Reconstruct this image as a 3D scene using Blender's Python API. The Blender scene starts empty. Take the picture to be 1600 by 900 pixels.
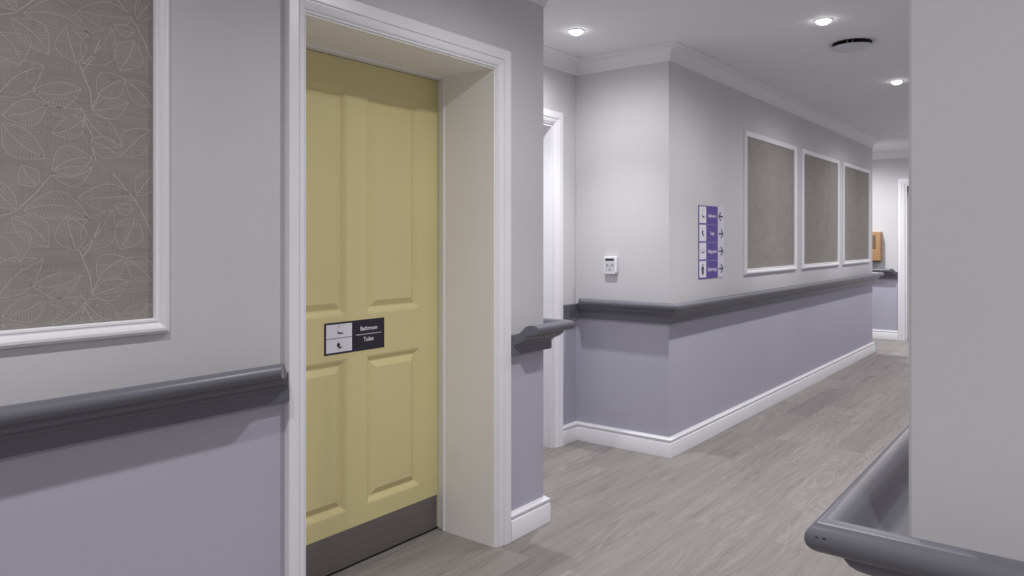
import bpy, bmesh, math, random
from mathutils import Vector, Matrix
random.seed(7)
S = bpy.context.scene
C = S.collection
V = Vector

# ------------------------------------------------------------------ camera
YAW = math.radians(37.95)
EYE = 1.30
F = 1154.0
cd = bpy.data.cameras.new('camera')
cam = bpy.data.objects.new('camera', cd)
C.objects.link(cam)
cam.location = (0, 0, EYE)
cam.rotation_euler = (math.radians(90), 0, YAW)
cd.sensor_fit = 'HORIZONTAL'
cd.sensor_width = 36.0
cd.lens = F / 1600 * 36
cd.shift_y = -74 / 1600
cd.clip_start = 0.02
S.camera = cam

# ------------------------------------------------------------------ materials
def new_mat(name):
    m = bpy.data.materials.new(name)
    m.use_nodes = True
    nt = m.node_tree
    for n in list(nt.nodes):
        nt.nodes.remove(n)
    out = nt.nodes.new('ShaderNodeOutputMaterial')
    b = nt.nodes.new('ShaderNodeBsdfPrincipled')
    nt.links.new(b.outputs[0], out.inputs[0])
    return m, nt, b

def srgb(r, g, b):
    def f(c):
        c /= 255.0
        return c / 12.92 if c <= 0.04045 else ((c + 0.055) / 1.055) ** 2.4
    return (f(r), f(g), f(b), 1)

def noise(nt, vec, scale, detail=2, rough=0.5, dist=0.0):
    n = nt.nodes.new('ShaderNodeTexNoise')
    n.inputs['Scale'].default_value = scale
    n.inputs['Detail'].default_value = detail
    n.inputs['Roughness'].default_value = rough
    n.inputs['Distortion'].default_value = dist
    nt.links.new(vec, n.inputs['Vector'])
    return n.outputs['Fac']

def mapping(nt, vec, scale=(1, 1, 1), loc=(0, 0, 0)):
    m = nt.nodes.new('ShaderNodeMapping')
    m.inputs['Scale'].default_value = scale
    m.inputs['Location'].default_value = loc
    nt.links.new(vec, m.inputs['Vector'])
    return m.outputs[0]

def math_n(nt, op, a, b=None, c=None):
    n = nt.nodes.new('ShaderNodeMath')
    n.operation = op
    for i, v in enumerate((a, b, c)):
        if v is None:
            continue
        if isinstance(v, (int, float)):
            n.inputs[i].default_value = v
        else:
            nt.links.new(v, n.inputs[i])
    return n.outputs[0]

def mix(nt, fac, a, b, mode='MIX'):
    n = nt.nodes.new('ShaderNodeMix')
    n.data_type = 'RGBA'
    n.blend_type = mode
    for i, v in ((0, fac), (6, a), (7, b)):
        if isinstance(v, (int, float)):
            n.inputs[i].default_value = v
        elif isinstance(v, tuple):
            n.inputs[i].default_value = v
        else:
            nt.links.new(v, n.inputs[i])
    return n.outputs[2]

def ramp(nt, fac, stops):
    r = nt.nodes.new('ShaderNodeValToRGB')
    el = r.color_ramp.elements
    while len(el) < len(stops):
        el.new(0.5)
    for e, (p, c) in zip(el, stops):
        e.position = p
        e.color = c
    nt.links.new(fac, r.inputs[0])
    return r.outputs[0]

def bump(nt, b, h, strength=0.1, dist=0.001):
    n = nt.nodes.new('ShaderNodeBump')
    n.inputs['Strength'].default_value = strength
    n.inputs['Distance'].default_value = dist
    nt.links.new(h, n.inputs['Height'])
    nt.links.new(n.outputs[0], b.inputs['Normal'])

def objco(nt):
    return nt.nodes.new('ShaderNodeTexCoord').outputs['Object']

def paint(name, col, rough=0.4, var=0.04, bscale=180, bstr=0.08, spec=0.5, metal=0.0):
    m, nt, b = new_mat(name)
    co = objco(nt)
    f = noise(nt, co, 3.0, 3)
    dark = tuple(c * (1 - var) for c in col[:3]) + (1,)
    lite = tuple(min(1, c * (1 + var)) for c in col[:3]) + (1,)
    nt.links.new(ramp(nt, f, [(0.3, dark), (0.7, lite)]), b.inputs['Base Color'])
    b.inputs['Roughness'].default_value = rough
    b.inputs['Specular IOR Level'].default_value = spec
    b.inputs['Metallic'].default_value = metal
    bump(nt, b, noise(nt, co, bscale, 2), bstr, 0.001)
    return m

def emis(name, col, s):
    m, nt, b = new_mat(name)
    b.inputs['Base Color'].default_value = (0.8, 0.8, 0.8, 1)
    b.inputs['Emission Color'].default_value = col
    b.inputs['Emission Strength'].default_value = s
    return m

DADO = 0.846
def wall_mat():
    m, nt, b = new_mat('two_tone_wall_paint')
    co = objco(nt)
    geo = nt.nodes.new('ShaderNodeNewGeometry')
    sep = nt.nodes.new('ShaderNodeSeparateXYZ')
    nt.links.new(geo.outputs['Position'], sep.inputs[0])
    up = math_n(nt, 'GREATER_THAN', sep.outputs[2], DADO)
    f = noise(nt, co, 2.0, 3)
    lo = ramp(nt, f, [(0.3, srgb(179, 178, 192)), (0.7, srgb(182, 181, 195))])
    hi = ramp(nt, f, [(0.3, srgb(202, 201, 204)), (0.7, srgb(205, 204, 207))])
    nt.links.new(mix(nt, up, lo, hi), b.inputs['Base Color'])
    b.inputs['Roughness'].default_value = 0.6
    b.inputs['Specular IOR Level'].default_value = 0.3
    bump(nt, b, noise(nt, co, 160, 3), 0.12, 0.0012)
    return m

def floor_mat():
    m, nt, b = new_mat('grey_oak_plank_floor')
    co = objco(nt)
    sep = nt.nodes.new('ShaderNodeSeparateXYZ')
    nt.links.new(co, sep.inputs[0])
    cmb = nt.nodes.new('ShaderNodeCombineXYZ')
    nt.links.new(sep.outputs[1], cmb.inputs[0])
    nt.links.new(sep.outputs[0], cmb.inputs[1])
    def brick(c1, c2, mort, msize):
        br = nt.nodes.new('ShaderNodeTexBrick')
        br.offset = 0.37
        br.inputs['Color1'].default_value = c1
        br.inputs['Color2'].default_value = c2
        br.inputs['Mortar'].default_value = mort
        br.inputs['Scale'].default_value = 1.0
        br.inputs['Mortar Size'].default_value = msize
        br.inputs['Mortar Smooth'].default_value = 0.3
        br.inputs['Bias'].default_value = 0.0
        br.inputs['Brick Width'].default_value = 1.22
        br.inputs['Row Height'].default_value = 0.18
        nt.links.new(cmb.outputs[0], br.inputs['Vector'])
        return br
    rnd = brick((0, 0, 0, 1), (1, 1, 1, 1), (0.5, 0.5, 0.5, 1), 0.0).outputs['Color']
    gap = brick((0, 0, 0, 1), (0, 0, 0, 1), (1, 1, 1, 1), 0.0009).outputs['Fac']
    rv = math_n(nt, 'MULTIPLY', rnd, 37.0)
    off = nt.nodes.new('ShaderNodeCombineXYZ')
    nt.links.new(rv, off.inputs[2])
    nt.links.new(math_n(nt, 'MULTIPLY', rnd, 11.0), off.inputs[0])
    add = nt.nodes.new('ShaderNodeVectorMath')
    add.operation = 'ADD'
    nt.links.new(cmb.outputs[0], add.inputs[0])
    nt.links.new(off.outputs[0], add.inputs[1])
    v = add.outputs[0]
    fine = noise(nt, mapping(nt, v, (7.0, 170, 1)), 1.0, 4, 0.65, 0.3)
    mid = noise(nt, mapping(nt, v, (1.5, 20, 1)), 1.0, 5, 0.62, 0.6)
    broad = noise(nt, mapping(nt, v, (0.8, 5.0, 1)), 1.0, 1.5, 0.45, 0.5)
    rings = math_n(nt, 'SINE', math_n(nt, 'MULTIPLY', broad, 150.0))
    rings = math_n(nt, 'MULTIPLY_ADD', rings, 0.5, 0.5)
    rings = math_n(nt, 'POWER', rings, 3.0)
    patch = ramp(nt, noise(nt, mapping(nt, v, (1.1, 3.0, 1), (7, 3, 0)), 1.0, 2, 0.5), [(0.42, (0, 0, 0, 1)), (0.62, (1, 1, 1, 1))])
    base = ramp(nt, mid, [(0.30, srgb(134, 129, 127)), (0.44, srgb(154, 149, 147)), (0.72, srgb(168, 163, 160))])
    base = mix(nt, math_n(nt, 'MULTIPLY', math_n(nt, 'POWER', fine, 1.4), 0.80), base, srgb(112, 107, 105))
    base = mix(nt, math_n(nt, 'MULTIPLY', math_n(nt, 'MULTIPLY', rings, patch), 0.24), base, srgb(190, 186, 183))
    base = mix(nt, 1.0, base, ramp(nt, rnd, [(0.0, (0.80, 0.79, 0.785, 1)), (1.0, (1.00, 0.99, 0.985, 1))]), 'MULTIPLY')
    vor = nt.nodes.new('ShaderNodeTexVoronoi')
    vor.inputs['Scale'].default_value = 1.0
    nt.links.new(mapping(nt, v, (2.2, 5.5, 1)), vor.inputs['Vector'])
    knot = ramp(nt, vor.outputs['Distance'], [(0.015, (1, 1, 1, 1)), (0.09, (0, 0, 0, 1))])
    base = mix(nt, math_n(nt, 'MULTIPLY', knot, 0.42), base, srgb(88, 82, 80))
    streak = ramp(nt, noise(nt, mapping(nt, v, (2.2, 48, 1), (3, 9, 0)), 1.0, 3, 0.6, 0.4), [(0.60, (0, 0, 0, 1)), (0.72, (1, 1, 1, 1))])
    base = mix(nt, math_n(nt, 'MULTIPLY', streak, 0.35), base, srgb(106, 100, 98))
    base = mix(nt, math_n(nt, 'MULTIPLY', gap, 0.5), base, srgb(92, 86, 84))
    nt.links.new(base, b.inputs['Base Color'])
    b.inputs['Roughness'].default_value = 0.5
    b.inputs['Specular IOR Level'].default_value = 0.35
    bump(nt, b, fine, 0.15, 0.001)
    return m

def paper_mat(name, ca, cb):
    m, nt, b = new_mat(name)
    co = objco(nt)
    warp = noise(nt, mapping(nt, co, (1, 6, 170)), 1.0, 4, 0.7)
    weft = noise(nt, mapping(nt, co, (1, 190, 8)), 1.0, 3, 0.7)
    blot = noise(nt, mapping(nt, co, (1, 5, 9)), 1.0, 3, 0.6)
    f = math_n(nt, 'MULTIPLY_ADD', warp, 0.45, math_n(nt, 'MULTIPLY_ADD', weft, 0.3, math_n(nt, 'MULTIPLY', blot, 0.25)))
    nt.links.new(ramp(nt, f, [(0.35, ca), (0.65, cb)]), b.inputs['Base Color'])
    b.inputs['Roughness'].default_value = 0.75
    b.inputs['Specular IOR Level'].default_value = 0.25
    bump(nt, b, f, 0.2, 0.001)
    return m

M = {}
M['wall'] = wall_mat()
M['ceil'] = paint('white_ceiling_paint', srgb(224, 224, 226), 0.8, 0.01, 120, 0.05, 0.2)
M['white'] = paint('white_satin_trim', srgb(234, 234, 238), 0.32, 0.01, 200, 0.03)
M['cornice'] = paint('white_cornice_plaster', srgb(226, 226, 228), 0.7, 0.01, 150, 0.05, 0.2)
M['lining'] = paint('cream_satin_lining', srgb(237, 236, 236), 0.4, 0.01, 200, 0.03)
M['rail'] = paint('grey_satin_rail_paint', srgb(102, 102, 111), 0.37, 0.03, 90, 0.05, 0.5)
M['yellow'] = paint('yellow_satin_door_paint', srgb(215, 204, 152), 0.45, 0.02, 220, 0.04, 0.35)
M['floor'] = floor_mat()
M['paper'] = paper_mat('taupe_woven_wallpaper', srgb(132, 127, 123), srgb(158, 153, 148))
M['ink'] = paint('pale_leaf_print', srgb(188, 184, 178), 0.5, 0.05, 300, 0.05)
M['black'] = paint('dark_sign_face', srgb(38, 34, 48), 0.35, 0.02)
M['purple'] = paint('purple_sign_face', srgb(80, 62, 148), 0.35, 0.02)
M['signwhite'] = paint('white_sign_face', srgb(226, 226, 234), 0.35, 0.01)
M['signgrey'] = paint('pale_sign_strip', srgb(212, 212, 222), 0.3, 0.01)
M['letter'] = paint('white_lettering', srgb(240, 240, 245), 0.4, 0.0)
M['picto'] = paint('black_pictogram', srgb(28, 27, 32), 0.4, 0.0)
M['faint'] = paint('faint_pictogram_line', srgb(150, 150, 160), 0.4, 0.0)
M['navy'] = paint('indigo_arrow', srgb(48, 42, 92), 0.4, 0.0)
M['dark'] = paint('dark_void', srgb(18, 18, 19), 0.7, 0.0)
M['plastic'] = paint('white_plastic', srgb(228, 228, 232), 0.35, 0.0)
M['plasticgrey'] = paint('pale_grey_plastic', srgb(198, 199, 204), 0.45, 0.0)
M['button'] = paint('grey_button', srgb(150, 151, 156), 0.5, 0.0)
M['wood'] = paint('oak_box', srgb(160, 126, 86), 0.5, 0.1)
M['woodface'] = paint('dark_box_panel', srgb(110, 86, 66), 0.4, 0.05)
M['chrome'] = paint('steel_closer', srgb(120, 122, 118), 0.35, 0.0, metal=0.6)
M['lamp'] = emis('lamp_lens', (1, 0.98, 0.97, 1), 12.0)

def kick_mat():
    m, nt, b = new_mat('brushed_kick_plate')
    co = objco(nt)
    f = noise(nt, mapping(nt, co, (1, 4, 260)), 1.0, 3, 0.6)
    nt.links.new(ramp(nt, f, [(0.3, srgb(122, 117, 115)), (0.7, srgb(132, 127, 125))]), b.inputs['Base Color'])
    b.inputs['Metallic'].default_value = 0.55
    b.inputs['Roughness'].default_value = 0.48
    return m
M['kick'] = kick_mat()

# ------------------------------------------------------------------ mesh helpers
def obj(name, bm, mat, parent=None, smooth=False, loc=None, bevel=0, bsegs=2):
    bmesh.ops.recalc_face_normals(bm, faces=bm.faces)
    me = bpy.data.meshes.new(name)
    bm.to_mesh(me)
    bm.free()
    o = bpy.data.objects.new(name, me)
    C.objects.link(o)
    for m in (mat if isinstance(mat, (list, tuple)) else [mat]):
        me.materials.append(m)
    if smooth:
        me.polygons.foreach_set('use_smooth', [True] * len(me.polygons))
        try:
            me.set_sharp_from_angle(angle=math.radians(smooth if smooth is not True else 40))
        except Exception:
            pass
    if parent is not None:
        o.parent = parent
        # meshes are written in world space; undo the parent's offset
        o.location = -parent.location if parent.type == 'EMPTY' else (0, 0, 0)
    if bevel:
        md = o.modifiers.new('bevel', 'BEVEL')
        md.width = bevel
        md.segments = bsegs
        md.limit_method = 'ANGLE'
    return o

def thing(name, label, cat, loc=(0, 0, 0), group=None):
    o = bpy.data.objects.new(name, None)
    o.empty_display_size = 0.1
    C.objects.link(o)
    o.location = loc
    o['label'] = label
    o['category'] = cat
    if group:
        o['group'] = group
    return o

def struct(o):
    o['kind'] = 'structure'
    return o

def box(bm, x0, x1, y0, y1, z0, z1, mi=0):
    vs = [bm.verts.new((x, y, z)) for x in (x0, x1) for y in (y0, y1) for z in (z0, z1)]
    for f in ((0, 1, 3, 2), (4, 6, 7, 5), (0, 4, 5, 1), (2, 3, 7, 6), (0, 2, 6, 4), (1, 5, 7, 3)):
        bm.faces.new([vs[i] for i in f]).material_index = mi

def prism(bm, pts, z0, z1, mi=0):
    a = [bm.verts.new((x, y, z0)) for x, y in pts]
    b = [bm.verts.new((x, y, z1)) for x, y in pts]
    n = len(pts)
    bm.faces.new(a[::-1]).material_index = mi
    bm.faces.new(b).material_index = mi
    for i in range(n):
        bm.faces.new((a[i], a[(i + 1) % n], b[(i + 1) % n], b[i])).material_index = mi

def sweep(bm, stations, prof, closed=False, caps=True, mi=0):
    """stations: (origin, A, B[, T]); vertex = origin + a*A + b*B (+ T*(a-0.02) for a slanted end cut)"""
    rings = []
    for st in stations:
        O, A, B = st[:3]
        T = V(st[3]) if len(st) > 3 else V((0, 0, 0))
        rings.append([bm.verts.new(V(O) + V(A) * a + V(B) * b + T * max(0.0, a - 0.02)) for a, b in prof])
    n = len(prof)
    k = len(rings)
    for i in range(k if closed else k - 1):
        r, s = rings[i], rings[(i + 1) % k]
        for j in range(n):
            bm.faces.new((r[j], r[(j + 1) % n], s[(j + 1) % n], s[j])).material_index = mi
    if not closed and caps:
        bm.faces.new(rings[0]).material_index = mi
        bm.faces.new(rings[-1][::-1]).material_index = mi

def wall_path(pts, normals, k0=0.0, k1=0.0):
    """stations of a moulding that runs along walls; normals[i] belongs to segment i -> i+1.
    k0/k1: slope of the end cuts."""
    st = []
    for i, p in enumerate(pts):
        t = V((0, 0))
        if i == 0:
            t = (V(pts[1]) - V(pts[0])).normalized() * k0
            m = V(normals[0])
        elif i == len(pts) - 1:
            t = (V(pts[-2]) - V(pts[-1])).normalized() * k1
            m = V(normals[-1])
        else:
            n1, n2 = V(normals[i - 1]), V(normals[i])
            m = (n1 + n2) / (1 + n1.dot(n2))
        st.append((V((p[0], p[1], 0)), V((m[0], m[1], 0)), V((0, 0, 1)), V((t[0], t[1], 0))))
    return st

XP, YP, XM, YM = (1, 0), (0, 1), (-1, 0), (0, -1)

def arc(cx, cy, rx, ry, a0, a1, n):
    return [(cx + rx * math.cos(math.radians(a0 + (a1 - a0) * i / n)),
             cy + ry * math.sin(math.radians(a0 + (a1 - a0) * i / n))) for i in range(n + 1)]

RAIL = [(0, 0.843), (0, 0.8895), (0.020, 0.8895), (0.030, 0.8905), (0.038, 0.8935), (0.0455, 0.899), (0.052, 0.9070), (0.0575, 0.916), (0.063, 0.9235), (0.070, 0.929)] \
    + arc(0.0805, 0.9095, 0.0240, 0.0220, 102, -88, 30) \
    + [(0.074, 0.8875), (0.068, 0.8885), (0.0670, 0.884), (0.0645, 0.877), (0.059, 0.868), (0.051, 0.861), (0.043, 0.8565), (0.036, 0.853), (0.031, 0.848), (0.0285, 0.843)]
PLATE = [(0, 0.801), (0, 0.8428), (0.025, 0.8428), (0.025, 0.803), (0.023, 0.801)]
SKIRT = [(0, 0), (0, 0.118), (0.006, 0.118), (0.009, 0.1165), (0.010, 0.112)] + arc(0.0135, 0.103, 0.0075, 0.0075, 80, -60, 6) \
    + [(0.015, 0.092), (0.0135, 0.088), (0.020, 0.085), (0.022, 0.082), (0.022, 0)]
CZ = 2.468
CORN = [(0, CZ + 0.01), (0, 2.380), (0.005, 2.380), (0.0065, 2.388)] + arc(0.082, 2.390, 0.0735, 0.0700, 178, 92, 9) \
    + [(0.0835, 2.463), (0.0845, 2.467), (0.0845, CZ + 0.01)]

def arch_prof(w, t=0.022):
    """a = 0 at the inner edge, w at the outer edge; b = thickness from the wall"""
    s = w / 0.09
    return [(0, 0), (0, 0.0075), (0.006 * s, 0.009), (0.007 * s, 0.006), (0.009 * s, 0.006), (0.0105 * s, 0.011), (0.014 * s, 0.0135), (0.020 * s, 0.0155),
            (0.028 * s, 0.0170), (0.036 * s, 0.0182), (0.0375 * s, 0.0155), (0.041 * s, 0.0155), (0.043 * s, t - 0.001), (0.046 * s, t),
            (w - 0.003, t), (w, t - 0.003), (w, 0)]

# ------------------------------------------------------------------ setting
XW = -1.985      # corridor left wall plane
XD = -2.649      # recess back wall plane
YC = 4.08        # wall that faces us beyond the recess
YE = 2.786       # end of the doorway wall
YB = 9.39        # far end of the long wall
YF = 10.74       # far end wall
XR, YR = -0.19, 1.107   # corner of the right-hand wall
DY0, DY1, DZ = 1.462, 2.420, 2.027   # yellow doorway opening
EY0, EY1 = 3.005, 3.812              # white recess doorway
FX0 = -1.872                         # far doorway left jamb
CH = 0.004
TOP = CZ + 0.1

bm = bmesh.new(); box(bm, -5.2, 2.4, -2.8, 11.0, -0.1, 0)
struct(obj('floor', bm, M['floor']))

LIGHTS = [(-1.105, 4.10), (-1.105, 6.0), (-1.105, 7.9), (-1.105, 9.8), (-1.105, 2.12), (-1.105, 0.3), (-2.246, 3.46),
          (0.75, 0.25), (0.75, -1.5), (-1.105, -1.6), (-2.40, 9.92)]
VENT = (-1.10, 4.68)
bm = bmesh.new(); box(bm, -5.2, 2.4, -2.8, 11.0, CZ, CZ + 0.1)
struct(obj('ceiling', bm, M['ceil']))

bm = bmesh.new()
XB = -2.76
box(bm, XB, XW, -2.7, DY0, 0, CZ)
box(bm, XB, XW, DY0, DY1 + 0.014, DZ + 0.010, CZ)
prism(bm, [(XB, DY1 + 0.014), (XW, DY1 + 0.014), (XW, YE - CH), (XW - CH, YE), (XB, YE)], 0, CZ)
struct(obj('wall_left', bm, M['wall']))

bm = bmesh.new()
TD = 0.16
box(bm, XD - TD, XD, YE, EY0, 0, CZ)
box(bm, XD - TD, XD, EY0, EY1, DZ, CZ)
box(bm, XD - TD, XD, EY1, YC, 0, CZ)
struct(obj('wall_recess', bm, M['wall']))

bm = bmesh.new()
prism(bm, [(-5.0, YC), (XW - CH, YC), (XW, YC + CH), (XW, YB - CH), (XW - CH, YB), (-5.0, YB)], 0, CZ)
struct(obj('wall_corridor', bm, M['wall']))

bm = bmesh.new()
box(bm, -5.1, FX0, YF, YF + 0.15, 0, CZ)
box(bm, FX0, FX0 + 0.84, YF, YF + 0.15, DZ, CZ)
box(bm, FX0 + 0.84, XR, YF, YF + 0.15, 0, CZ)
struct(obj('wall_far', bm, M['wall']))

bm = bmesh.new()
prism(bm, [(XR, YR + CH), (XR + CH, YR), (2.3, YR), (2.3, YF + 0.15), (XR, YF + 0.15)], 0, CZ)
struct(obj('wall_right', bm, M['wall']))
bm = bmesh.new(); box(bm, XW, 2.3, -2.8, -2.7, 0, CZ)
struct(obj('wall_back', bm, M['wall']))
bm = bmesh.new(); box(bm, 2.3, 2.4, -2.8, YR, 0, CZ)
struct(obj('wall_side', bm, M['wall']))
bm = bmesh.new(); box(bm, -5.2, -5.0, YB, YF, 0, CZ)
struct(obj('wall_end', bm, M['wall']))

def skirt(name, pts, nrm, k0=0, k1=0):
    bm = bmesh.new(); sweep(bm, wall_path(pts, nrm, k0, k1), SKIRT)
    return struct(obj(name, bm, M['white'], smooth=50))
AO = 0.085   # architrave width (yellow doorway, far leg)
AN = 0.078   # near leg, slightly narrower
skirt('baseboard_left', [(XW, -2.7), (XW, DY0 - AN - 0.001)], [XP])
skirt('baseboard_left_end', [(XW, DY1 + AO + 0.011), (XW, YE), (XD, YE)], [XP, YP])
skirt('baseboard_corridor', [(XD, EY1 + 0.088), (XD, YC), (XW, YC), (XW, YB), (-5.0, YB)], [XP, YM, XP, YP])
skirt('baseboard_far', [(-5.0, YF), (FX0 - 0.090, YF)], [YM])
skirt('baseboard_right', [(XR, YF), (XR, YR), (2.3, YR), (2.3, -2.7), (XW, -2.7)], [XM, YM, XM, YP])

def corn(name, pts, nrm):
    bm = bmesh.new(); sweep(bm, wall_path(pts, nrm), [(a, min(b, CZ - 0.0005)) for a, b in CORN])
    return struct(obj(name, bm, M['cornice'], smooth=35))
corn('trim_1', [(XW, -2.7), (XW, YE), (XD, YE)], [XP, YP])
corn('trim_2', [(XD, YE), (XD, YC), (XW, YC), (XW, YB), (-5.0, YB)], [XP, YM, XP, YP])
corn('trim_3', [(-5.0, YF), (XR, YF), (XR, YR), (2.3, YR), (2.3, -2.7), (XW, -2.7)], [YM, XM, YM, XM, YP])

# ------------------------------------------------------------------ doors
def rect_ring(bm, plane_x, y0, y1, z0, z1, rings):
    """concentric rectangular rings in the plane X; rings = [(inset, x)], last one is filled"""
    prev = None
    for ins, dx in rings:
        r = [bm.verts.new((plane_x + dx, y, z)) for y, z in
             ((y0 + ins, z0 + ins), (y1 - ins, z0 + ins), (y1 - ins, z1 - ins), (y0 + ins, z1 - ins))]
        if prev:
            for i in range(4):
                bm.faces.new((prev[i], prev[(i + 1) % 4], r[(i + 1) % 4], r[i]))
        prev = r
    bm.faces.new(prev)

def door_leaf(bm, px, ly0, ly1, lz0, lz1, panels, thick=0.044):
    """panels: list of (y0,y1,z0,z1) laid out on a 2-column grid"""
    ys = sorted({ly0, ly1} | {p[0] for p in panels} | {p[1] for p in panels})
    zs = sorted({lz0, lz1} | {p[2] for p in panels} | {p[3] for p in panels})
    grid = {}
    def v(i, j):
        if (i, j) not in grid:
            grid[(i, j)] = bm.verts.new((px, ys[i], zs[j]))
        return grid[(i, j)]
    for i in range(len(ys) - 1):
        for j in range(len(zs) - 1):
            if any(abs(p[0] - ys[i]) < 1e-6 and abs(p[2] - zs[j]) < 1e-6 for p in panels):
                continue
            bm.faces.new((v(i, j), v(i + 1, j), v(i + 1, j + 1), v(i, j + 1)))
    for p in panels:
        rect_ring(bm, px, *p, [(0, 0), (0.002, -0.0012), (0.006, -0.002), (0.022, -0.0125), (0.026, -0.0135), (0.028, -0.0130), (0.051, -0.0012), (0.053, -0.0007)])
    bmesh.ops.remove_doubles(bm, verts=bm.verts, dist=1e-5)
    # sides and back
    b = [bm.verts.new((x, y, z)) for x in (px, px - thick) for y, z in ((ly0, lz0), (ly1, lz0), (ly1, lz1), (ly0, lz1))]
    bm.faces.new((b[4], b[5], b[6], b[7]))
    for i in range(4):
        j = (i + 1) % 4
        bm.faces.new((b[i], b[j], b[4 + j], b[4 + i]))

def architrave(bm, axis, plane, lo, hi, top, wl, wr, wt, out):
    """U-shaped moulding around an opening. axis 'y': wall plane X=plane, run along Y; axis 'x' the other way. out = +-1 room side."""
    def P(s, z):
        return V((plane, s, z)) if axis == 'y' else V((s, plane, z))
    B = V((out, 0, 0)) if axis == 'y' else V((0, out, 0))
    T = V((0, 1, 0)) if axis == 'y' else V((1, 0, 0))
    Z = V((0, 0, 1))
    w = 0.09
    st = [(P(lo, 0), -T * (wl / w), B), (P(lo, top), -T * (wl / w) + Z * (wt / w), B),
          (P(hi, top), T * (wr / w) + Z * (wt / w), B), (P(hi, 0), T * (wr / w), B)]
    sweep(bm, st, arch_prof(w))

DX = -2.318
d1 = bpy.data.objects.new('door_1', None); C.objects.link(d1)
d1.location = (DX, (DY0 + DY1) / 2, 0); struct(d1)
bm = bmesh.new()
LY0, LY1 = DY0 + 0.004, DY1 + 0.007
cols = [(1.602, 1.905), (2.008, 2.312)]
rows = [(0.226, 0.831), (1.003, 1.905)]
door_leaf(bm, DX, LY0, LY1, 0.009, 2.0205, [(a, b, c, d) for a, b in cols for c, d in rows])
o = obj('leaf', bm, M['yellow'], d1); o['label'] = 'pale yellow four-panel door leaf'
bm = bmesh.new(); box(bm, DX + 0.0003, DX + 0.0018, LY0 + 0.006, LY1 - 0.008, 0.011, 0.154)
o = obj('kick_plate', bm, M['kick'], d1); o['label'] = 'grey metal kick plate'
bm = bmesh.new(); architrave(bm, 'y', XW, DY0 - 0.001, DY1 + 0.009, DZ + 0.006, AN - 0.004, AO, 0.084, 1)
o = obj('architrave', bm, M['white'], d1); o['label'] = 'white moulded architrave'
# lining: a U of board lining the deep reveal, then the frame with its bead next to the door
bm = bmesh.new()
XL = -2.275
box(bm, XL, XW + 0.001, DY1, DY1 + 0.0138, 0, DZ + 0.0098)
box(bm, XL, XW + 0.001, DY0 - 0.0, DY0 + 0.0005, 0, DZ)
box(bm, XL, XW + 0.001, DY0 + 0.0005, DY1, DZ, DZ + 0.0098)
obj('lining', bm, M['lining'], d1)
bm = bmesh.new()
box(bm, XL - 0.09, XL, DY1 + 0.008, DY1 + 0.0138, 0, DZ + 0.0098)
box(bm, XL - 0.09, XL, DY0 + 0.0005, DY1 + 0.008, DZ - 0.004, DZ + 0.0098)
box(bm, XL - 0.006, XL + 0.006, DY1 - 0.005, DY1 + 0.0135, 0, DZ - 0.005)
box(bm, XL - 0.006, XL + 0.006, DY0 + 0.0005, DY1 + 0.0135, DZ - 0.005, DZ + 0.0095)
o = obj('frame', bm, M['white'], d1, bevel=0.002)
bm = bmesh.new(); box(bm, DX - 0.04, DX + 0.001, LY0, LY1, 0.0003, 0.008)  # dark strip filling the door gap, stands in for the shade there
o = obj('gap_shade', bm, M['dark'], d1); o['label'] = 'black strip standing for the shade in the gap under the door'

d2 = bpy.data.objects.new('door_2', None); C.objects.link(d2)
d2.location = (XD, (EY0 + EY1) / 2, 0); struct(d2)
bm = bmesh.new(); architrave(bm, 'y', XD, EY0 - 0.003, EY1 + 0.003, DZ + 0.003, 0.084, 0.084, 0.080, 1)
obj('architrave', bm, M['white'], d2)
bm = bmesh.new()
box(bm, XD - TD, XD + 0.001, EY1 - 0.012, EY1 - 0.0003, 0, DZ - 0.0003)
box(bm, XD - TD, XD + 0.001, EY0 + 0.0003, EY0 + 0.012, 0, DZ - 0.0003)
box(bm, XD - TD, XD + 0.001, EY0 + 0.012, EY1 - 0.012, DZ - 0.012, DZ - 0.0003)
obj('lining', bm, M['white'], d2)
bm = bmesh.new()
door_leaf(bm, XD - 0.112, EY0 + 0.014, EY1 - 0.014, 0.008, DZ - 0.015,
          [(EY0 + 0.11, EY0 + 0.36, 0.226, 0.831), (EY0 + 0.11, EY0 + 0.36, 1.003, 1.905),
           (EY0 + 0.45, EY0 + 0.70, 0.226, 0.831), (EY0 + 0.45, EY0 + 0.70, 1.003, 1.905)])
obj('leaf', bm, M['white'], d2, smooth=30)

d3 = bpy.data.objects.new('door_3', None); C.objects.link(d3)
d3.location = (FX0 + 0.42, YF, 0); struct(d3)
bm = bmesh.new(); architrave(bm, 'x', YF, FX0 - 0.003, FX0 + 0.843, DZ + 0.003, 0.086, 0.086, 0.080, -1)
obj('architrave', bm, M['white'], d3)
bm = bmesh.new()
box(bm, FX0 + 0.0003, FX0 + 0.014, YF - 0.001, YF + 0.15, 0, DZ - 0.0003)
box(bm, FX0 + 0.826, FX0 + 0.8397, YF - 0.001, YF + 0.15, 0, DZ - 0.0003)
box(bm, FX0 + 0.014, FX0 + 0.826, YF - 0.001, YF + 0.15, DZ - 0.014, DZ - 0.0003)
obj('lining', bm, M['white'], d3)
bm = bmesh.new(); box(bm, FX0 + 0.016, FX0 + 0.824, YF + 0.05, YF + 0.094, 0.008, DZ - 0.018)
obj('leaf', bm, M['ceil'], d3, bevel=0.002)
bm = bmesh.new(); box(bm, FX0 + 0.022, FX0 + 0.25, YF + 0.005, YF + 0.049, DZ - 0.095, DZ - 0.035)
obj('door_closer', bm, M['chrome'], d3, bevel=0.004)

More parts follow.
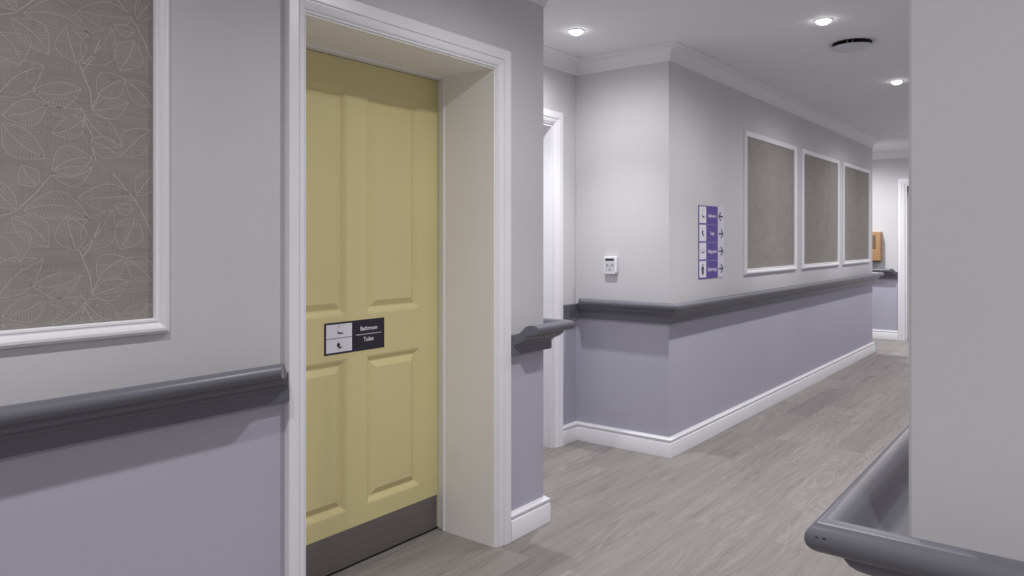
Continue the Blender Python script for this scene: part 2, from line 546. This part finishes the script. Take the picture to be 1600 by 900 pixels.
# ------------------------------------------------------------------ handrails
def handrail(label, pts, nrm, loc, k0=0.0, k1=0.0, plate_k=0.0):
    t = thing('handrail', label, 'handrail', loc)
    bm = bmesh.new(); sweep(bm, wall_path(pts, nrm, k0, k1), RAIL)
    obj('rail', bm, M['rail'], t, smooth=32)
    bm = bmesh.new(); sweep(bm, wall_path(pts, nrm, 0, 0), PLATE)
    obj('back_board', bm, M['rail'], t, smooth=20)
    return t
handrail('dark grey moulded handrail on the left wall below the leaf-patterned panel', [(XW, -2.0), (XW, DY0 - AN + 0.0025)], [XP], (XW, 0, 0.8), 1.0, 1.0)
handrail('short grey handrail wrapping the wall end between the yellow doorway and the recess',
         [(XW, DY1 + AO + 0.0095), (XW, YE), (XD, YE)], [XP, YP], (XW, 2.65, 0.8), 1.0, 0.0)
handrail('long grey handrail wrapping the corner below the direction sign and the framed panels',
         [(XD + 0.0205, YC), (XW, YC), (XW, YB), (-4.6, YB)], [YM, XP, YP], (XW, YC, 0.8), 1.0, 1.0)
fg = handrail('grey handrail in the foreground wrapping the bare right-hand wall corner',
         [(XR, 4.9), (XR, YR), (2.0, YR)], [XM, YM], (XR, YR, 0.8), 1.0, 1.0)
handrail('small dark handrail on the far end wall under the wooden box', [(-4.6, YF), (FX0 - 0.0895, YF)], [YM], (-2.4, YF, 0.8), 1.0, 1.0)
bm = bmesh.new()
box(bm, XD, XD + 0.020, EY1 + 0.0885, YC, 0.801, 0.889)
o = obj('rail_board', bm, M['rail'], bevel=0.002)
o['label'] = 'flat dark grey rail board between the white recess doorway and the inner corner'
o['category'] = 'rail board'
# two small dark marks on the nose of the foreground rail, flattened ellipsoids
for cx_ in (-0.2785, -0.2695):
    bm = bmesh.new()
    bmesh.ops.create_uvsphere(bm, u_segments=12, v_segments=8, radius=1.0)
    for v_ in bm.verts:
        v_.co = (cx_ + v_.co.x * 0.0026, YR - 0.1038 + v_.co.y * 0.0008, 0.9135 + v_.co.z * 0.0011)
    o = obj('dark_mark', bm, M['dark'], fg)
    o['label'] = 'small dark mark'

# ------------------------------------------------------------------ wallpaper panels
FR = [(0, 0), (0, 0.008), (0.003, 0.013), (0.008, 0.014), (0.010, 0.012), (0.014, 0.0125), (0.020, 0.018), (0.027, 0.0205), (0.034, 0.019),
      (0.037, 0.014), (0.041, 0.012), (0.042, 0.010), (0.042, 0)]

# one repeat of the leaf print, traced in metres (y, z)
def rib(bm, pts, w, x, mi=1):
    """thin raised ribbon along a polyline in the plane X=x"""
    if len(pts) < 2:
        return
    L, R = [], []
    for i, p in enumerate(pts):
        a = pts[max(i - 1, 0)]; b = pts[min(i + 1, len(pts) - 1)]
        dx, dy = b[0] - a[0], b[1] - a[1]
        l = math.hypot(dx, dy) or 1
        nx, ny = -dy / l * w / 2, dx / l * w / 2
        L.append((p[0] + nx, p[1] + ny)); R.append((p[0] - nx, p[1] - ny))
    vl = [bm.verts.new((x, a, b)) for a, b in L]
    vr = [bm.verts.new((x, a, b)) for a, b in R]
    for i in range(len(pts) - 1):
        bm.faces.new((vl[i], vl[i + 1], vr[i + 1], vr[i])).material_index = mi

def leaf_lines(base, tip, wid, bend=0.08, veins=14):
    """outline, midrib and side veins of one leaf"""
    bx, bz = base; tx, tz = tip
    dx, dz = tx - bx, tz - bz
    L = math.hypot(dx, dz)
    ux, uz = dx / L, dz / L
    nx, nz = -uz, ux
    def mid(s):
        c = bend * L * math.sin(math.pi * s)
        return bx + dx * s + nx * c, bz + dz * s + nz * c
    def half(s):
        return wid / 2 * (math.sin(math.pi * s ** 0.88) ** 1.02)
    lines = [([mid(i / 12) for i in range(13)], 1.3)]
    for sg in (1, -1):
        e = []
        for i in range(17):
            s = i / 16
            m = mid(s); h = half(s) * sg
            e.append((m[0] + nx * h, m[1] + nz * h))
        lines.append((e, 1.0))
        for k in range(1, veins):
            s = k / veins * 0.92 + 0.02
            m = mid(s)
            s2 = min(0.99, s + 0.10)
            m2 = mid(s2); h = half(s2) * sg * 0.96
            lines.append(([m, (m2[0] + nx * h, m2[1] + nz * h)], 0.55))
    if veins == 0:      # stippled leaves: short dashes that follow the midrib
        rr = random.Random(int(abs(bx * 9131 + bz * 577)))
        for k in range(46):
            s = rr.uniform(0.08, 0.9)
            h = half(s) * rr.uniform(-0.85, 0.85)
            a, b = mid(s), mid(s + 0.035)
            lines.append(([(a[0] + nx * h, a[1] + nz * h), (b[0] + nx * h, b[1] + nz * h)], 0.6))
    return lines

def pt(u, v):
    """photo measurement on the left wall -> metres along and up the wall"""
    t = (u - 800) / F
    y = XW / ((-math.sin(YAW) + t * math.cos(YAW)) / (math.cos(YAW) + t * math.sin(YAW)))
    dep = y / (math.cos(YAW) + t * math.sin(YAW))
    return (y, EYE + (376 - v) * dep / F)
def q(cx, cy):      # zoomed crop (0,270)-(480,540), 3.333x
    return pt(cx / 3.3333, 270 + cy / 3.3333)
LEAVES = [  # base, tip, width, bend, veins
    (q(120, 195), q(470, 245), 0.070, 0.16, 18), (q(60, 235), q(252, 390), 0.066, 0.12, 15), (q(-10, 320), q(105, 468), 0.085, 0.14, 12),
    (q(395, 405), q(345, 222), 0.072, 0.02, 0), (q(430, 400), q(585, 190), 0.080, -0.05, 0), (q(690, 120), q(400, 130), 0.070, 0.02, 0),
    (q(700, 235), q(620, 400), 0.075, 0.05, 16), (q(505, 545), q(650, 440), 0.070, 0.05, 0), (q(790, 560), q(648, 445), 0.062, -0.06, 0),
    (q(-15, 650), q(228, 450), 0.085, 0.10, 0), (q(420, 535), q(160, 588), 0.062, 0.12, 14), (q(425, 640), q(215, 655), 0.048, 0.02, 12),
    (q(240, 650), q(5, 750), 0.062, 0.08, 15), (q(435, 685), q(265, 795), 0.052, 0.10, 10), (q(480, 635), q(668, 560), 0.055, -0.05, 0),
    (q(435, 665), q(635, 795), 0.080, -0.10, 0), (q(470, 790), q(630, 850), 0.055, 0.02, 0), (q(635, 840), q(785, 680), 0.070, 0.04, 0),
    (q(10, 790), q(240, 930), 0.070, -0.10, 16), (q(80, 190), q(-60, 20), 0.050, 0.06, 12), (q(265, 10), q(480, -30), 0.050, -0.15, 12),
    (q(190, 70), q(110, -40), 0.050, 0.05, 12), (q(710, 120), q(830, -20), 0.055, 0.05, 8), (q(700, 190), q(590, 170), 0.03, 0.1, 0),
    (q(270, 985), q(480, 880), 0.075, 0.1, 16),
]
STEMS = [
    [q(410, 400), q(430, 450), q(468, 540), q(478, 630)], [q(585, 0), q(650, 80), q(700, 140), q(740, 210), q(790, 320)],
    [q(430, 640), q(440, 700), q(480, 770), q(475, 830), q(500, 900)], [q(0, 225), q(80, 200), q(180, 110), q(300, -30)],
    [q(430, 440), q(470, 380), q(520, 260)], [q(478, 620), q(520, 540)],
]
REP = 0.466
REPY = 0.50
LINES = []
for l in LEAVES:
    LINES += leaf_lines(*l)
for s in STEMS:
    LINES.append((s, 1.7))

def clip_poly(pts, y0, y1, z0, z1):
    """split a polyline into the runs that lie inside the rectangle"""
    runs, cur = [], []
    for p in pts:
        if y0 <= p[0] <= y1 and z0 <= p[1] <= z1:
            cur.append(p)
        else:
            if len(cur) > 1:
                runs.append(cur)
            cur = []
    if len(cur) > 1:
        runs.append(cur)
    return runs

def subdiv(pts, step=0.006):
    out = [pts[0]]
    for a, b in zip(pts, pts[1:]):
        n = max(1, int(math.hypot(b[0] - a[0], b[1] - a[1]) / step))
        for i in range(1, n + 1):
            out.append((a[0] + (b[0] - a[0]) * i / n, a[1] + (b[1] - a[1]) * i / n))
    return out

def panel(label, y0, y1, z0, z1, lw=0.0011, veins=True, shift=0.0):
    t = thing('wall_panel', label, 'wall panel', (XW, (y0 + y1) / 2, z0))
    bm = bmesh.new()
    B = V((1, 0, 0))
    st = [((XW, y0 + .042, z0 + .042), V((0, -1, -1)), B), ((XW, y1 - .042, z0 + .042), V((0, 1, -1)), B),
          ((XW, y1 - .042, z1 - .042), V((0, 1, 1)), B), ((XW, y0 + .042, z1 - .042), V((0, -1, 1)), B)]
    sweep(bm, st, FR, closed=True)
    obj('frame', bm, M['white'], t, smooth=25)
    bm = bmesh.new()
    a0, a1, b0, b1 = y0 + .0425, y1 - .0425, z0 + .0425, z1 - .0425
    box(bm, XW + 0.0002, XW + 0.002, a0, a1, b0, b1)
    for i in range(-4, 5):
        for j in range(-4, 5):
            oy, oz = i * REPY + shift, j * REP
            for pts, w in LINES:
                if not veins and w < 0.9:
                    continue
                pp = [(p[0] + oy, p[1] + oz) for p in pts]
                if max(p[0] for p in pp) < a0 or min(p[0] for p in pp) > a1 or max(p[1] for p in pp) < b0 or min(p[1] for p in pp) > b1:
                    continue
                if any(not (a0 < p[0] < a1 and b0 < p[1] < b1) for p in pp):
                    runs = clip_poly(subdiv(pp), a0, a1, b0, b1)
                else:
                    runs = [pp]
                for r in runs:
                    rib(bm, r, lw * w, XW + 0.0023)
    # normals are recalculated per island; ribbons are single sided sheets of print
    obj('wallpaper', bm, [M['paper'], M['ink']], t)
    return t
panel('large taupe leaf-print wallpaper panel in white frame left of the yellow door', -0.186, 1.014, 1.05, 2.11)
panel('white-framed taupe wallpaper panel nearest the direction sign', 5.30, 6.505, 1.05, 2.11, 0.0022, True, 0.17)
panel('middle one of three white-framed taupe wallpaper panels on the long wall', 6.68, 7.88, 1.05, 2.11, 0.0022, True, 0.05)
panel('white-framed taupe wallpaper panel at the far end of the long wall', 8.05, 9.21, 1.05, 2.11, 0.0022, True, 0.33)

# ------------------------------------------------------------------ signs
def text_mesh(txt, size, place, mat, name, parent, sx=1.0, align='CENTER', bold=0.0):
    cu = bpy.data.curves.new('t', 'FONT')
    cu.body = txt
    cu.size = size
    cu.align_x = align
    cu.align_y = 'CENTER'
    cu.extrude = 0.0002
    cu.offset = bold
    cu.resolution_u = 3
    to = bpy.data.objects.new('t', cu)
    C.objects.link(to)
    bpy.context.view_layer.update()
    me = bpy.data.meshes.new_from_object(to.evaluated_get(bpy.context.evaluated_depsgraph_get()))
    bpy.data.objects.remove(to)
    for v in me.vertices:
        v.co = place(v.co.x * sx, v.co.y, v.co.z)
    me.name = name
    me.materials.clear()
    me.materials.append(mat)
    o = bpy.data.objects.new(name, me)
    C.objects.link(o)
    o.parent = parent
    o.location = -parent.location
    return o

def flat(bm, X, pts, d=0.0004, mi=0):
    a = [bm.verts.new((X, y, z)) for y, z in pts]
    b = [bm.verts.new((X + d, y, z)) for y, z in pts]
    n = len(pts)
    bm.faces.new(a).material_index = mi
    bm.faces.new(b).material_index = mi
    for i in range(n):
        bm.faces.new((a[i], a[(i + 1) % n], b[(i + 1) % n], b[i])).material_index = mi

def stroke(bm, X, pts, w, mi=0):
    for (a, b) in zip(pts, pts[1:]):
        dx, dy = b[0] - a[0], b[1] - a[1]
        l = math.hypot(dx, dy)
        nx, ny = -dy / l * w / 2, dx / l * w / 2
        flat(bm, X, [(a[0] + nx, a[1] + ny), (b[0] + nx, b[1] + ny), (b[0] - nx, b[1] - ny), (a[0] - nx, a[1] - ny)], mi=mi)

def ell(cy, cz, ry, rz, n=20, a0=0, a1=360):
    return [(cy + ry * math.cos(math.radians(a0 + (a1 - a0) * i / n)), cz + rz * math.sin(math.radians(a0 + (a1 - a0) * i / n))) for i in range(n)]

def icon(kind, name, parent, X, cy, cz, s, wide=1.6):
    """small pictogram centred at cy, cz; s = half height"""
    bm = bmesh.new()
    def P(*l):
        return [(cy + a * s, cz + b * s) for a, b in l]
    if kind == 'bath':
        stroke(bm, X, P((-0.12, -0.1), (-0.12, 0.75)), 0.035 * s, 1)
        stroke(bm, X, P((-0.12, 0.75), (0.0, 0.86), (0.14, 0.78)), 0.05 * s, 1)
        stroke(bm, X, P((0.06, 0.72), (0.02, 0.55)), 0.03 * s, 1)
        stroke(bm, X, P((0.16, 0.72), (0.16, 0.55)), 0.03 * s, 1)
        flat(bm, X, P((-0.16, -0.02), (-0.08, 0.04), (-0.05, -0.12), (0.42, -0.22), (0.46, -0.32), (0.34, -0.38), (0.0, -0.34), (-0.18, -0.2)))
    elif kind == 'toilet':
        flat(bm, X, ell(cy - 0.04 * s, cz + 0.12 * s, 0.17 * s, 0.30 * s))
        flat(bm, X + 0.0001, P((0.0, -0.12), (0.10, -0.20), (0.36, -0.16), (0.38, -0.28), (0.10, -0.40), (-0.04, -0.36), (-0.06, -0.15)))
        stroke(bm, X, P((-0.2, 0.62), (0.24, 0.62)), 0.04 * s, 1)
        stroke(bm, X, P((0.02, -0.42), (0.02, -0.62)), 0.04 * s, 1)
    elif kind == 'dining':
        ring = [(cy + 0.42 * s * math.cos(a * math.pi / 12), cz + 0.34 * s * math.sin(a * math.pi / 12)) for a in range(25)]
        stroke(bm, X, ring, 0.05 * s, 1)
        flat(bm, X, P((-0.16, -0.06), (0.02, 0.0), (0.22, -0.1), (0.22, -0.24), (-0.04, -0.22)))
        stroke(bm, X, P((-0.5, 0.3), (-0.5, -0.3)), 0.05 * s, 1)
        stroke(bm, X, P((0.52, 0.3), (0.52, -0.3)), 0.05 * s, 1)
    else:
        flat(bm, X, ell(cy, cz + 0.62 * s, 0.14 * s, 0.17 * s))
        flat(bm, X, P((-0.10, 0.42), (0.10, 0.42), (0.30, 0.22), (0.38, -0.12), (0.24, -0.22), (0.2, -0.75), (0.04, -0.78), (0.0, -0.4),
                      (-0.04, -0.78), (-0.2, -0.75), (-0.24, -0.22), (-0.38, -0.12), (-0.30, 0.22)))
        flat(bm, X + 0.0005, P((-0.2, 0.06), (0, 0.0), (0.2, 0.06), (0.2, -0.14), (0, -0.2), (-0.2, -0.14)), mi=1)
    for v in bm.verts:
        v.co.y = cy + (v.co.y - cy) * wide
    o = obj(name, bm, [M['picto'], M['faint']], parent)
    return o

# black door sign
X0 = DX + 0.0012
t = thing('door_sign', 'small black and white sign reading Bathroom and Toilet on the yellow door', 'sign', (X0, 1.96, 0.855))
sy0, sy1, sz0, sz1 = 1.796, 2.103, 0.856, 0.980
bm = bmesh.new(); box(bm, DX + 0.0002, X0 + 0.001, sy0, sy1, sz0, sz1)
obj('board', bm, M['black'], t, bevel=0.0008)
Xs = X0 + 0.0011
iy0, iy1 = sy0 + 0.008, sy0 + 0.135
zm = (sz0 + sz1) / 2
for nm, (za, zb), kd in (('bath_tile', (zm + 0.0012, sz1 - 0.007), 'bath'), ('toilet_tile', (sz0 + 0.007, zm - 0.0012), 'toilet')):
    bm = bmesh.new(); box(bm, Xs, Xs + 0.0004, iy0, iy1, za, zb)
    o = obj('pictogram_tile', bm, M['signwhite'], t)
    p = icon(kd, 'pictogram', o, Xs + 0.0005, (iy0 + iy1) / 2 - 0.002, (za + zb) / 2 - 0.002, (zb - za) * 0.52)
    p.location = (0, 0, 0)
cyx = (iy1 + sy1) / 2 + 0.002
text_mesh('Bathroom', 0.0245, lambda a, b, c: (Xs + 0.0003 + c, cyx + a, zm + 0.0255 + b), M['letter'], 'lettering', t, 0.92, bold=0.0003)
text_mesh('Toilet', 0.0245, lambda a, b, c: (Xs + 0.0003 + c, cyx - 0.002 + a, zm - 0.019 + b), M['letter'], 'lettering', t, 0.92, bold=0.0003)
bm = bmesh.new(); box(bm, Xs, Xs + 0.0004, iy1 + 0.020, sy1 - 0.016, zm + 0.0015, zm + 0.0037)
obj('divider_line', bm, M['letter'], t)

# purple direction sign
t = thing('direction_sign', 'tall purple and white direction sign with four arrows on the long wall', 'sign', (XW, 4.7, 1.048))
sy0, sy1, sz0, sz1 = 4.503, 4.917, 1.050, 1.530
pa, pb = 4.622, 4.812     # text band
X1 = XW + 0.0035
bm = bmesh.new(); box(bm, XW + 0.0002, X1, sy0, pb, sz0, sz1)
obj('board', bm, M['purple'], t, bevel=0.0006)
bm = bmesh.new(); box(bm, XW + 0.0002, X1, pb + 0.0003, sy1, sz0, sz1)
obj('arrow_strip', bm, M['signgrey'], t, bevel=0.0006)
rh = (sz1 - sz0 - 0.006) / 4
for k, (txt, kd, right) in enumerate((('Bathroom', 'bath', False), ('Toilet', 'toilet', True), ('Dining room', 'dining', True), ('Quiet lounge', 'person', True))):
    zt = sz1 - 0.006 - k * rh
    zb = zt - rh
    zc = (zt + zb) / 2
    bm = bmesh.new(); box(bm, X1 + 0.0001, X1 + 0.0006, sy0 + 0.006, pa - 0.004, zb + 0.009, zt - 0.001)
    o = obj('pictogram_tile', bm, M['signwhite'], t)
    p = icon(kd, 'pictogram', o, X1 + 0.0007, (sy0 + pa) / 2, zc + 0.003, 0.046, 1.35)
    p.location = (0, 0, 0)
    text_mesh(txt, 0.034, lambda a, b, c: (X1 + 0.0004 + c, (pa + pb) / 2 + a, zc + b), M['letter'], 'lettering', t,
              0.82 if len(txt) > 8 else 0.90, bold=0.0004)
    bm = bmesh.new()
    box(bm, X1 + 0.0001, X1 + 0.0004, pa, pb - 0.002, zb - 0.0007, zb + 0.0007) if k < 3 else None
    if k < 3:
        obj('row_line', bm, M['signgrey'], t)
    else:
        bm.free()
    ya, yb = pb + 0.018, sy1 - 0.016
    s = 1 if right else -1
    tipy, taily = (yb, ya) if right else (ya, yb)
    bm = bmesh.new()
    stroke(bm, X1 + 0.0001, [(taily, zc), (tipy - s * 0.004, zc)], 0.011)
    stroke(bm, X1 + 0.0001, [(tipy - s * 0.034, zc + 0.030), (tipy, zc)], 0.012)
    stroke(bm, X1 + 0.0001, [(tipy - s * 0.034, zc - 0.030), (tipy, zc)], 0.012)
    obj('arrow', bm, M['navy'], t)

# ------------------------------------------------------------------ thermostat
def rounded(y0, y1, z0, z1, rt, rb, n=6):
    pts = []
    for cx, cz, a0, r in ((y1 - rt, z1 - rt, 0, rt), (y0 + rt, z1 - rt, 90, rt), (y0 + rb, z0 + rb, 180, rb), (y1 - rb, z0 + rb, 270, rb)):
        for i in range(n + 1):
            a = math.radians(a0 + 90 * i / n)
            pts.append((cx + r * math.cos(a), cz + r * math.sin(a)))
    return pts
def slab_y(bm, pts, ya, yb):
    a = [bm.verts.new((x, ya, z)) for x, z in pts]
    b = [bm.verts.new((x, yb, z)) for x, z in pts]
    n = len(pts)
    bm.faces.new(a); bm.faces.new(b[::-1])
    for i in range(n):
        bm.faces.new((a[i], a[(i + 1) % n], b[(i + 1) % n], b[i]))
tx0, tx1, tz0, tz1 = -2.424, -2.334, 1.088, 1.200
t = thing('thermostat', 'small white thermostat on the wall above the rail beside the recess', 'thermostat', (-2.379, YC, 1.088))
bm = bmesh.new(); slab_y(bm, rounded(tx0, tx1, tz0, tz1, 0.008, 0.018), YC - 0.026, YC + 0.0008)
obj('casing', bm, M['plastic'], t, smooth=40, bevel=0.004)
bm = bmesh.new(); slab_y(bm, rounded(tx0 + 0.008, tx1 - 0.010, tz0 + 0.014, tz1 - 0.010, 0.004, 0.012), YC - 0.0268, YC - 0.0255)
obj('face', bm, M['plasticgrey'], t)
bm = bmesh.new(); slab_y(bm, rounded(tx0 + 0.013, tx1 - 0.016, tz1 - 0.026, tz1 - 0.014, 0.001, 0.001), YC - 0.0274, YC - 0.0264)
obj('screen', bm, M['dark'], t)
for bx, bz, r in ((tx0 + 0.026, tz1 - 0.054, 0.0075), (tx1 - 0.028, tz1 - 0.054, 0.0075), (tx0 + 0.0445, tz1 - 0.082, 0.006)):
    bm = bmesh.new(); slab_y(bm, [(bx + r * math.cos(a * math.pi / 10), bz + r * math.sin(a * math.pi / 10)) for a in range(20)], YC - 0.0285, YC - 0.0264)
    obj('button', bm, M['button'], t, smooth=40, bevel=0.0006)

# ------------------------------------------------------------------ wooden box on the far wall
wx0, wx1, wz0, wz1 = -2.42, -2.150, 1.035, 1.418
t = thing('wooden_box', 'small oak wall box with dark front panel on the far end wall', 'wall box', (-2.28, YF, wz0))
bm = bmesh.new(); box(bm, wx0, wx1, YF - 0.11, YF + 0.0008, wz0, wz1)
obj('casing', bm, M['wood'], t, bevel=0.004)
bm = bmesh.new(); box(bm, wx0 + 0.04, wx1 - 0.058, YF - 0.1125, YF - 0.1102, wz0 + 0.16, wz1 - 0.045)
obj('front_panel', bm, M['woodface'], t, bevel=0.002)
bm = bmesh.new(); box(bm, wx0 + 0.02, wx1 - 0.015, YF - 0.09, YF - 0.0002, wz0 - 0.012, wz0 - 0.0002)
obj('base', bm, M['woodface'], t, bevel=0.002)

# ------------------------------------------------------------------ lathe things on the ceiling
def lathe(bm, cx, cy, prof, n=40, cap0=False, cap1=False):
    rings = [[bm.verts.new((cx + r * math.cos(2 * math.pi * i / n), cy + r * math.sin(2 * math.pi * i / n), z)) for i in range(n)] for r, z in prof]
    for a, b in zip(rings, rings[1:]):
        for i in range(n):
            bm.faces.new((a[i], a[(i + 1) % n], b[(i + 1) % n], b[i]))
    if cap0: bm.faces.new(rings[0])
    if cap1: bm.faces.new(rings[-1][::-1])

LBL = {0: 'bright recessed downlight in the ceiling beside the round vent',
       1: 'farthest bright downlight, near the right wall edge beyond the round vent',
       6: 'bright recessed downlight in the ceiling of the recess left of the corner'}
first = None
for i, (lx, ly) in enumerate(LIGHTS):
    if i in LBL:
        t = thing('downlight', LBL[i], 'ceiling light', (lx, ly, CZ), 'recessed downlights')
    else:
        t = thing('downlight', 'recessed downlight further along the ceiling, out of the photo', 'ceiling light', (lx, ly, CZ), 'recessed downlights')
    if first is None:
        bm = bmesh.new()
        lathe(bm, lx, ly, [(0.036, CZ - 0.0005), (0.036, CZ - 0.003), (0.042, CZ - 0.005), (0.046, CZ - 0.003), (0.047, CZ - 0.0005)])
        a = obj('trim_ring', bm, M['white'], t, smooth=40)
        bm = bmesh.new()
        lathe(bm, lx, ly, [(0.0355, CZ - 0.0005), (0.0355, CZ - 0.008), (0.031, CZ - 0.016), (0.020, CZ - 0.022), (0.010, CZ - 0.0245), (0.003, CZ - 0.025)], cap1=True)  # dome bulges below the ceiling to stand in for the lamp's glare
        b = obj('lens', bm, M['lamp'], t, smooth=40)
        first = (t, a, b)
    else:
        for src in first[1:]:
            c = src.copy(); C.objects.link(c); c.parent = t
            c.location = src.location
POWER = {5: 0.8, 7: 1.05, 8: 1.05}
WIDE = {6: 0.62, 10: 1.8}
NARROW = {6: 1.12, 0: 1.3, 10: 1.3}
for i, (lx, ly) in enumerate(LIGHTS):
    # each fitting: a focused beam with a wide soft spill
    for watts, ang, bl in ((30, 172, 0.9), (36, 94, 1.0)):
        ld = bpy.data.lights.new('lamp', 'SPOT')
        ld.energy = watts * POWER.get(i, 1.0) * (WIDE if ang > 120 else NARROW).get(i, 1.0)
        ld.color = (1.0, 0.99, 0.995)
        ld.spot_size = math.radians(ang)
        ld.spot_blend = bl
        ld.shadow_soft_size = 0.028
        lo = bpy.data.objects.new('lamp', ld)
        C.objects.link(lo)
        lo.location = (lx, ly, CZ - 0.04)

vx, vy = VENT
t = thing('ceiling_vent', 'round white ceiling vent disc between two of the downlights', 'vent', (vx, vy, CZ))
bm = bmesh.new(); lathe(bm, vx, vy, [(0.108, CZ - 0.0005), (0.108, CZ - 0.003), (0.002, CZ - 0.0032)], cap1=True)  # flat black disc against the ceiling, no hole is cut
o = obj('opening', bm, M['dark'], t, smooth=40); o['label'] = 'flat black disc on the ceiling above the vent disc'
bm = bmesh.new()
lathe(bm, vx, vy, [(0.004, CZ - 0.021), (0.10, CZ - 0.021), (0.114, CZ - 0.023), (0.1155, CZ - 0.0255), (0.108, CZ - 0.031), (0.07, CZ - 0.038), (0.02, CZ - 0.041), (0.003, CZ - 0.0412)], n=56, cap0=True, cap1=True)
obj('disc', bm, M['plasticgrey'], t, smooth=50)
for ox, oy in ((-0.004, -0.096), (0.024, -0.090), (0.0, 0.09)):
    bm = bmesh.new(); lathe(bm, vx + ox, vy + oy, [(0.0045, CZ - 0.003), (0.0045, CZ - 0.012), (0.0065, CZ - 0.013), (0.0065, CZ - 0.022)], n=12)
    obj('spacer', bm, M['chrome'], t, smooth=40)
bm = bmesh.new(); lathe(bm, vx, vy, [(0.005, CZ - 0.041), (0.005, CZ - 0.045), (0.001, CZ - 0.046)], n=12, cap1=True)
obj('screw', bm, M['letter'], t, smooth=40)

# ------------------------------------------------------------------ world and colour management
w = bpy.data.worlds.new('World')
S.world = w
w.use_nodes = True
w.node_tree.nodes['Background'].inputs[0].default_value = (0.5, 0.5, 0.55, 1)
w.node_tree.nodes['Background'].inputs[1].default_value = 0.0
S.view_settings.view_transform = 'Standard'
S.view_settings.look = 'None'
S.view_settings.gamma = 1.0
S.view_settings.use_curve_mapping = False
S.view_settings.exposure = 0.50
S.cycles.use_denoising = True
S.cycles.max_bounces = 10
S.cycles.diffuse_bounces = 7
S.cycles.sample_clamp_indirect = 8.0
